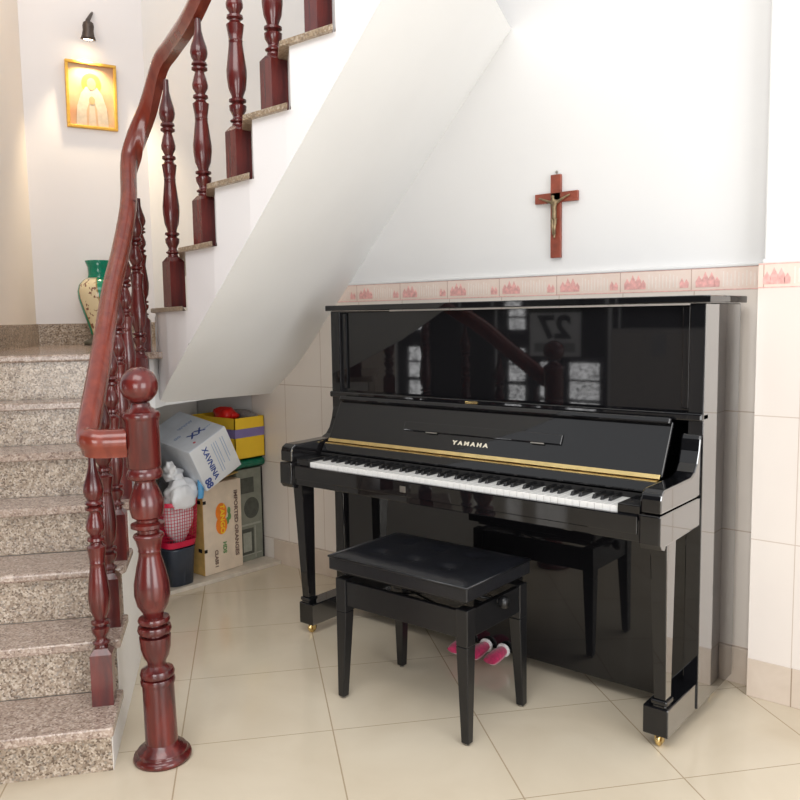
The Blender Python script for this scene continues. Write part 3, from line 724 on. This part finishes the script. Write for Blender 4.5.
# ------------------------------------------------------------------ vase
vs_ = thing('ceramic_vase', 'cream and green glazed vase standing on the landing behind the handrail', 'vase', (-1.765, -.300, ZL))
m, nt, b = new_mat('vase_glaze')
tc = nt.nodes.new('ShaderNodeTexCoord'); sx_ = nt.nodes.new('ShaderNodeSeparateXYZ'); nt.links.new(tc.outputs['Object'], sx_.inputs[0])
ang = mth(nt, 'ARCTAN2', sx_.outputs['Y'], sx_.outputs['X'])
sw = mth(nt, 'SINE', mth(nt, 'ADD', mth(nt, 'MULTIPLY', ang, 4), mth(nt, 'MULTIPLY', sx_.outputs['Z'], 5)))
gm = mth(nt, 'GREATER_THAN', sw, .55)
nz = nt.nodes.new('ShaderNodeTexNoise'); nz.inputs['Scale'].default_value = 45; nt.links.new(tc.outputs['Object'], nz.inputs['Vector'])
spk = mth(nt, 'GREATER_THAN', nz.outputs['Fac'], .60)
c1 = mix(nt, spk, (.72, .60, .38), (.22, .10, .07)); rim = mth(nt, 'GREATER_THAN', mth(nt, 'ABSOLUTE', mth(nt, 'SUBTRACT', sw, .45)), .12)
c2 = mix(nt, rim, (.35, .22, .08), c1); c3 = mix(nt, gm, c2, (.005, .22, .11))
nt.links.new(c3, b.inputs['Base Color']); setp(b, rough=.18)
vs_.rotation_euler = (0, 0, -.42)
MB().lathe([(.060, .055), (.062, .07), (.075, .12), (.098, .19), (.114, .25), (.117, .29), (.108, .325), (.085, .350), (.064, .362)], 40).build('body', m, vs_)
MB().lathe([(.062, .362), (.058, .385), (.060, .42), (.072, .452), (.070, .455), (.055, .42), (.050, .38)], 40, cap=False).build('neck', M['green_glaze'], vs_)
MB().lathe([(.095, 0), (.097, .012), (.090, .022), (.066, .03), (.060, .045), (.062, .056)], 40).build('foot', M['dusty'], vs_)

# ------------------------------------------------------------------ things in the cupboard
# tangerine carton
X1 = -.838
def front(y, z, off=.001): return frame((X1 + off, y, z), (0, 1, 0), (0, 0, 1))
tb = thing('fruit_carton', 'printed cardboard orange carton standing upright beside the red basket', 'carton', (X1 - .055, -.26, .02))
def loc_(mb, root): L0 = root.location; mb.v = [(x - L0.x, y - L0.y, z - L0.z) for x, y, z in mb.v]; return mb
def locM(Mx, root): return Matrix.Translation(-root.location) @ Mx
loc_(MB().box(X1 - .115, X1, -.368, -.135, .021, .470), tb).build('box', M['cartonprint'], tb, bevel=.003)
loc_(MB().box(X1 - .117, X1 - .002, -.3705, -.3685, .023, .468), tb).build('side_panel', M['kraft'], tb)
hh = MB()
for z in (.135, .375): hh.box(X1 - .045, X1 - .018, -.3715, -.369, z, z + .018); hh.box(X1 - .002, X1 + .001, -.369, -.352, z, z + .016)
loc_(hh, tb).build('hand_hole', M['ebony'], tb)
og = MB()
for z in (.32, .255):
    og.prism([(X1 + .0002, -.262 + .034 * math.cos(a), z + .046 * math.sin(a)) for a in [2 * PI * i / 24 for i in range(24)]], [(X1 + .0012 + (.32 - z) * .01, -.262 + .034 * math.cos(a), z + .046 * math.sin(a)) for a in [2 * PI * i / 24 for i in range(24)]])
loc_(og, tb).build('orange_emblem', M['orange'], tb)
RV = (0, 0, -1)
def vtext(txt, size, y, z, mat, root, off=.0022, sx=1.0, bold=.001):
    text_mb(txt, size, locM(frame((X1 + off, y, z), (0, 0, -1), (0, 1, 0)), root), .0004, 'lettering', mat, root, bold=bold, sx=sx)
vtext('TANGO', .036, -.258, .285, M['yellow'], tb, off=.0032, sx=1.15)
vtext('IMPORTED ORANGES', .030, -.172, .250, M['brownprint'], tb, sx=1.15)
vtext('CLASS I', .026, -.300, .095, M['brownprint'], tb)
vtext('HDS', .03, -.248, .14, M['greenprint'], tb, sx=1.0)
lf = MB()
for y, z in ((-.215, .32), (-.212, .29), (-.225, .27)): lf.prism([(X1 + .0002, y + .010 * math.cos(a), z + .018 * math.sin(a)) for a in [2 * PI * i / 12 for i in range(12)]], [(X1 + .0015, y + .010 * math.cos(a), z + .018 * math.sin(a)) for a in [2 * PI * i / 12 for i in range(12)]])
loc_(lf, tb).build('leaf_print', M['greenprint'], tb)
# olive box
X2 = -.875
ob = thing('appliance_box', 'olive grey printed box standing between orange carton and back wall', 'box', (X2 - .06, -.04, .02))
loc_(MB().box(X2 - .14, X2, -.130, .036, .021, .50), ob).build('box', M['olive'], ob, bevel=.002)
for a_ in ((-.105, -.02, .375, .455), (-.115, -.03, .05, .19)): loc_(MB().box(X2, X2 + .001, *a_), ob).build('dark_print', M['olivedark'], ob)
dd = MB().prism([(X2, -.038 + .055 * math.cos(a) * .9, .295 + .055 * math.sin(a)) for a in [2 * PI * i / 28 for i in range(28)]], [(X2 + .001, -.038 + .055 * math.cos(a) * .9, .295 + .055 * math.sin(a)) for a in [2 * PI * i / 28 for i in range(28)]])
loc_(dd, ob).build('round_print', M['olivedark'], ob)
loc_(MB().box(X2, X2 + .0012, -.12, .02, .205, .215).box(X2, X2 + .0012, -.12, .02, .05, .056).box(X2, X2 + .0012, -.022, -.016, .03, .2).box(X2, X2 + .0015, -.10, -.045, .07, .17), ob).build('line_print', M['olivelight'], ob)
loc_(MB().box(X2 - .001, X2 + .002, .030, .038, .021, .50), ob).build('edge_strip', M['ebony'], ob)
# green bag lying on top
gb = thing('green_bag', 'folded dark green plastic bag squeezed beneath the yellow box', 'bag', (X2 - .06, -.03, .50))
rows = []
for i in range(13):
    y = -.20 + i * .0195
    rows.append([Vector((X2 - .03 + .062 * math.cos(a) * (1 + .1 * math.sin(i * 2.1)), y, .531 + (.026 + .004 * math.sin(i * 1.7)) * math.sin(a))) for a in [2 * PI * q / 14 for q in range(15)]])
g_ = MB().grid(rows); g_.f.append(list(range(14))); g_.sm.append(True); g_.f.append([12 * 15 + q for q in range(14)]); g_.sm.append(True)
loc_(g_, gb).build('sheet', M['greenplastic'], gb)
cd = thing('flattened_card', 'thin brown cardboard sheet lying across the orange carton', 'cardboard', (X1 - .06, -.2, .472))
loc_(MB().prism([(X1 - .10, -.33, .472), (X1 + .004, -.34, .472), (X1 - .01, -.14, .498), (X1 - .12, -.14, .498)], [(X1 - .10, -.33, .477), (X1 + .004, -.34, .477), (X1 - .01, -.14, .503), (X1 - .12, -.14, .503)]), cd).build('sheet', M['kraft'], cd)
# yellow box
yb = thing('yellow_box', 'open yellow box with purple stripe on top of the green bag', 'box', (-1.0, -.05, .56))
Y0, Y1, YX0, YX1 = -.150, .042, -1.20, -.850
z0, z1 = .558, .768
yy = MB().box(YX0, YX1, Y0, Y0 + .004, z0, z1).box(YX0, YX1, Y1 - .004, Y1, z0, z1).box(YX0, YX0 + .004, Y0, Y1, z0, z1).box(YX1 - .004, YX1, Y0, Y1, z0, z1).box(YX0, YX1, Y0, Y1, z0, z0 + .004)
loc_(yy, yb).build('box', M['yellow'], yb)
loc_(MB().box(YX1, YX1 + .001, Y0, Y1, .668, .712).box(YX0, YX1, Y0 - .001, Y0, .668, .712), yb).build('stripe', M['purple'], yb)
def blob(cx_, cy_, cz_, rx, ry, rz, amp=.15, n=16, k=10, seed=0):
    rnd = random.Random(seed); mb = MB(); rows = []
    ph = [rnd.uniform(0, 6) for _ in range(6)]
    for i in range(k + 1):
        th = PI * i / k; row = []
        for j in range(n + 1):
            a = 2 * PI * j / n; w_ = 1 + amp * (math.sin(3 * a + ph[0] + 2 * th) + .6 * math.sin(5 * a + ph[1] - 3 * th) + .5 * math.sin(7 * th + ph[2] + a)) * math.sin(th)
            row.append(Vector((cx_ + rx * w_ * math.sin(th) * math.cos(a), cy_ + ry * w_ * math.sin(th) * math.sin(a), cz_ + rz * w_ * math.cos(th))))
        rows.append(row)
    return mb.grid(rows)
rb = thing('red_bag', 'crumpled red plastic bag poking out of the open yellow box', 'bag', (-1.0, -.10, .74))
loc_(blob(-1.0, -.088, .776, .075, .050, .040, .16, seed=3), rb).build('bag', M['redbag'], rb)
gp = thing('grey_packet', 'bundle of grey wrapped papers inside the yellow box', 'packet', (-.95, -.0, .74))
loc_(blob(-.98, .006, .765, .11, .028, .030, .10, seed=5), gp).build('wrapper', M['greybag'], gp)
# white carton, tilted
E1 = Vector((-.717, -.315, .761)); av = Vector((-.0923, -.878, -.469)).normalized() * .222; bv = Vector((-.0965, .4765, -.8738)).normalized() * .231; dv_ = Vector((-.991, .035, .129)).normalized() * .375
wc = thing('white_carton', 'white and blue printed carton lying tilted above the red basket', 'carton', tuple(E1 + (av + bv + dv_) / 2))
loc_(MB().prism([E1, E1 + av, E1 + av + bv, E1 + bv], [E1 + dv_, E1 + av + dv_, E1 + av + bv + dv_, E1 + bv + dv_]), wc).build('box', M['bluecarton'], wc, bevel=.004)
off = -dv_.normalized() * .001
loc_(MB().prism([E1 + off + av * .01 + bv * .01, E1 + off + av * .99 + bv * .01, E1 + off + av * .99 + bv * .99, E1 + off + av * .01 + bv * .99], [E1 + av * .01 + bv * .01, E1 + av * .99 + bv * .01, E1 + av * .99 + bv * .99, E1 + av * .01 + bv * .99]), wc).build('end_panel', M['whitecarton'], wc)
an_ = av.normalized(); bn_ = bv.normalized(); dn = dv_.normalized(); tn = dn.cross(an_).normalized()
if tn.dot(bn_) > 0: tn = -tn
def ewr(txt, size, fa_, fb_, mat, name='lettering', bold=.001, flip=False, sx=1.0):
    p = E1 + av * fa_ + bv * fb_ + off * 2.0
    R = bn_; U = -an_
    Mx = frame(p, R, U)
    if Mx.to_3x3().col[2].dot(dn) > 0: Mx = frame(p, R, an_)
    text_mb(txt, size, locM(Mx, wc), .0004, name, mat, wc, bold=bold, sx=sx)
ewr('XAVNINA', .040, .66, .50, M['blueprint'], sx=1.0)
ewr('88', .05, .88, .86, M['blueprint'], bold=.002)
for k_, (fa_, s_) in enumerate(((.46, .7), (.40, .7), (.34, .55), (.22, .6), (.16, .5))):
    q0 = E1 + av * fa_ + bv * .14 + off; q1 = q0 + bv * s_
    loc_(MB().prism([q0, q1, q1 + av * .015, q0 + av * .015], [q0 + off, q1 + off, q1 + av * .015 + off, q0 + av * .015 + off]), wc).build('print_line', M['paleblue'], wc)
for (fa_, fd_, sz, mt, tx) in ((.45, .27, .060, 'blueprint', 'XX'), (.70, .12, .022, 'redplastic', 'o'), (.35, .6, .04, 'paleblue', 'www'), (.75, .45, .035, 'paleblue', 'oo'), (.2, .25, .03, 'paleblue', '~~~')):
    p = E1 + av * fa_ + dv_ * fd_ + tn * .0015
    Mx = frame(p, -an_, dn)
    if Mx.to_3x3().col[2].dot(tn) < 0: Mx = frame(p, an_, dn)
    text_mb(tx, sz, locM(Mx, wc), .0004, 'print_mark', M[mt], wc, bold=.0015)
# navy bin
nb = thing('navy_bin', 'dark navy plastic bin under the red mesh basket', 'bin', (-.87, -.50, .02))
def ring(cx_, cy_, rx, ry, z, n=28, p=4):
    out = []
    for i in range(n):
        a = 2 * PI * i / n; c_, s_ = math.cos(a), math.sin(a); k_ = (abs(c_) ** p + abs(s_) ** p) ** (-1 / p); out.append(Vector((cx_ + rx * k_ * c_, cy_ + ry * k_ * s_, z)))
    return out
BC = (-.872, -.505)
rows = [ring(*BC, .060, .060, .021), ring(*BC, .070, .072, .19), ring(*BC, .074, .076, .20), ring(*BC, .068, .070, .20), ring(*BC, .058, .058, .03)]
g_ = MB().grid([r + r[:1] for r in rows]); g_.f.append(list(range(28))); g_.sm.append(False)
loc_(g_, nb).build('shell', M['navy'], nb)
# red mesh basket above
rbk = thing('mesh_basket', 'red plastic mesh basket holding white bags beneath the tilted carton', 'basket', (-.872, -.49, .20))
m, nt, b = new_mat('white_cloth_inside'); 
rows = [ring(*BC, .066, .078, .206), ring(*BC, .070, .083, .235)]
g_ = MB().grid([r + r[:1] for r in rows]); rows = [ring(*BC, .078, .092, .405), ring(*BC, .081, .095, .425), ring(*BC, .076, .090, .425)]
g2 = MB().grid([r + r[:1] for r in rows]); o_ = len(g_.v); g_.add(g2.v, g2.f, True)
N_ = 44; zl = [.235 + i * .0155 for i in range(12)]
lo_r = ring(*BC, .070, .083, .235, N_); hi_r = ring(*BC, .078, .092, .405, N_)
for i in range(N_): g_.tube([lo_r[i], hi_r[i]], .0016, 5)
for z in zl:
    t = (z - .235) / .17; rr = [a.lerp(c, t) for a, c in zip(lo_r, hi_r)]; g_.tube(rr + rr[:1], .0014, 5)
loc_(g_, rbk).build('mesh_shell', M['redplastic'], rbk)
wb = thing('white_bag', 'white plastic bag bulging out of the red mesh basket', 'bag', (-.872, -.49, .22))
g_ = blob(-.872, -.49, .36, .060, .074, .15, .05, seed=9, n=24, k=16)
g3 = blob(-.86, -.475, .462, .066, .074, .062, .16, seed=11, n=22, k=14); g_.add(g3.v, g3.f, True)
g3 = blob(-.803, -.505, .440, .024, .072, .058, .13, seed=14, n=20, k=12); g_.add(g3.v, g3.f, True)
loc_(g_, wb).build('bag', M['whiteplastic'], wb)
bp3 = thing('blue_packet', 'small blue striped packet tucked beside the white bag', 'packet', (-.80, -.42, .42))
rows = []
for i in range(6):
    z = .425 + i * .018
    rows.append([Vector((-.785 + .012 * math.cos(a) + .004 * math.sin(i), -.420 + .015 * math.sin(a) + .003 * i * .4, z)) for a in [2 * PI * q / 12 for q in range(13)]])
loc_(MB().grid(rows), bp3).build('packet', M['blueplastic'], bp3)
cp = thing('white_knotted_bag', 'small knotted white bag atop the bulging bag, below the tilted carton', 'bag', (-.85, -.50, .52))
g_ = blob(-.875, -.51, .545, .05, .045, .032, .25, seed=21)
g3 = blob(-.85, -.535, .575, .028, .02, .034, .35, seed=23); g_.add(g3.v, g3.f, True)
loc_(g_, cp).build('bag', M['whiteplastic'], cp)
gk = thing('grey_plastic_sack', 'grey plastic sack wedged under the tilted carton behind the basket', 'bag', (-1.0, -.38, .02))
loc_(blob(-1.06, -.40, .27, .06, .08, .245, .06, seed=31, n=22, k=14), gk).build('sack', flat('grey_sack', (.22, .22, .24), .4, .15, 12, bump=.3), gk)

# ------------------------------------------------------------------ lights
w_ = bpy.data.worlds.new('world'); SC.world = w_; w_.use_nodes = True
bg = w_.node_tree.nodes['Background']; bg.inputs[0].default_value = (.97, .985, 1.0, 1); bg.inputs[1].default_value = .88
def area(name, loc, tgt, sx, sy, e, col=(1, 1, 1)):
    l = bpy.data.lights.new(name, 'AREA'); l.shape = 'RECTANGLE'; l.size = sx; l.size_y = sy; l.energy = e; l.color = col
    o = bpy.data.objects.new(name, l); COL.objects.link(o); o.location = loc; o.rotation_euler = (Vector(tgt) - Vector(loc)).to_track_quat('-Z', 'Y').to_euler(); return o
area('ceiling_light', (1.6, -2.6, 3.3), (.6, -.8, .4), 2.2, 1.4, 45, (1, .985, .96))
area('right_fill', (4.2, -1.9, 1.2), (-.3, -.2, 1.3), 1.8, 2.0, 62, (.98, .99, 1))  # unseen fill added at the right to brighten the soffit
area('front_fill', (2.6, -4.6, 1.1), (-.4, -.6, .6), 1.8, 1.6, 60, (1, .99, .97))  # unseen low fill added behind the camera for stairs and cupboard
pl = bpy.data.lights.new('stairwell_lamp', 'POINT'); pl.energy = 3; pl.color = (1, .82, .62); pl.shadow_soft_size = .15
po = bpy.data.objects.new('stairwell_lamp', pl); COL.objects.link(po); po.location = (-1.45, -.75, 3.1)
SC.view_settings.view_transform = 'Standard'; SC.view_settings.look = 'None'; SC.view_settings.exposure = 0; SC.view_settings.gamma = 1
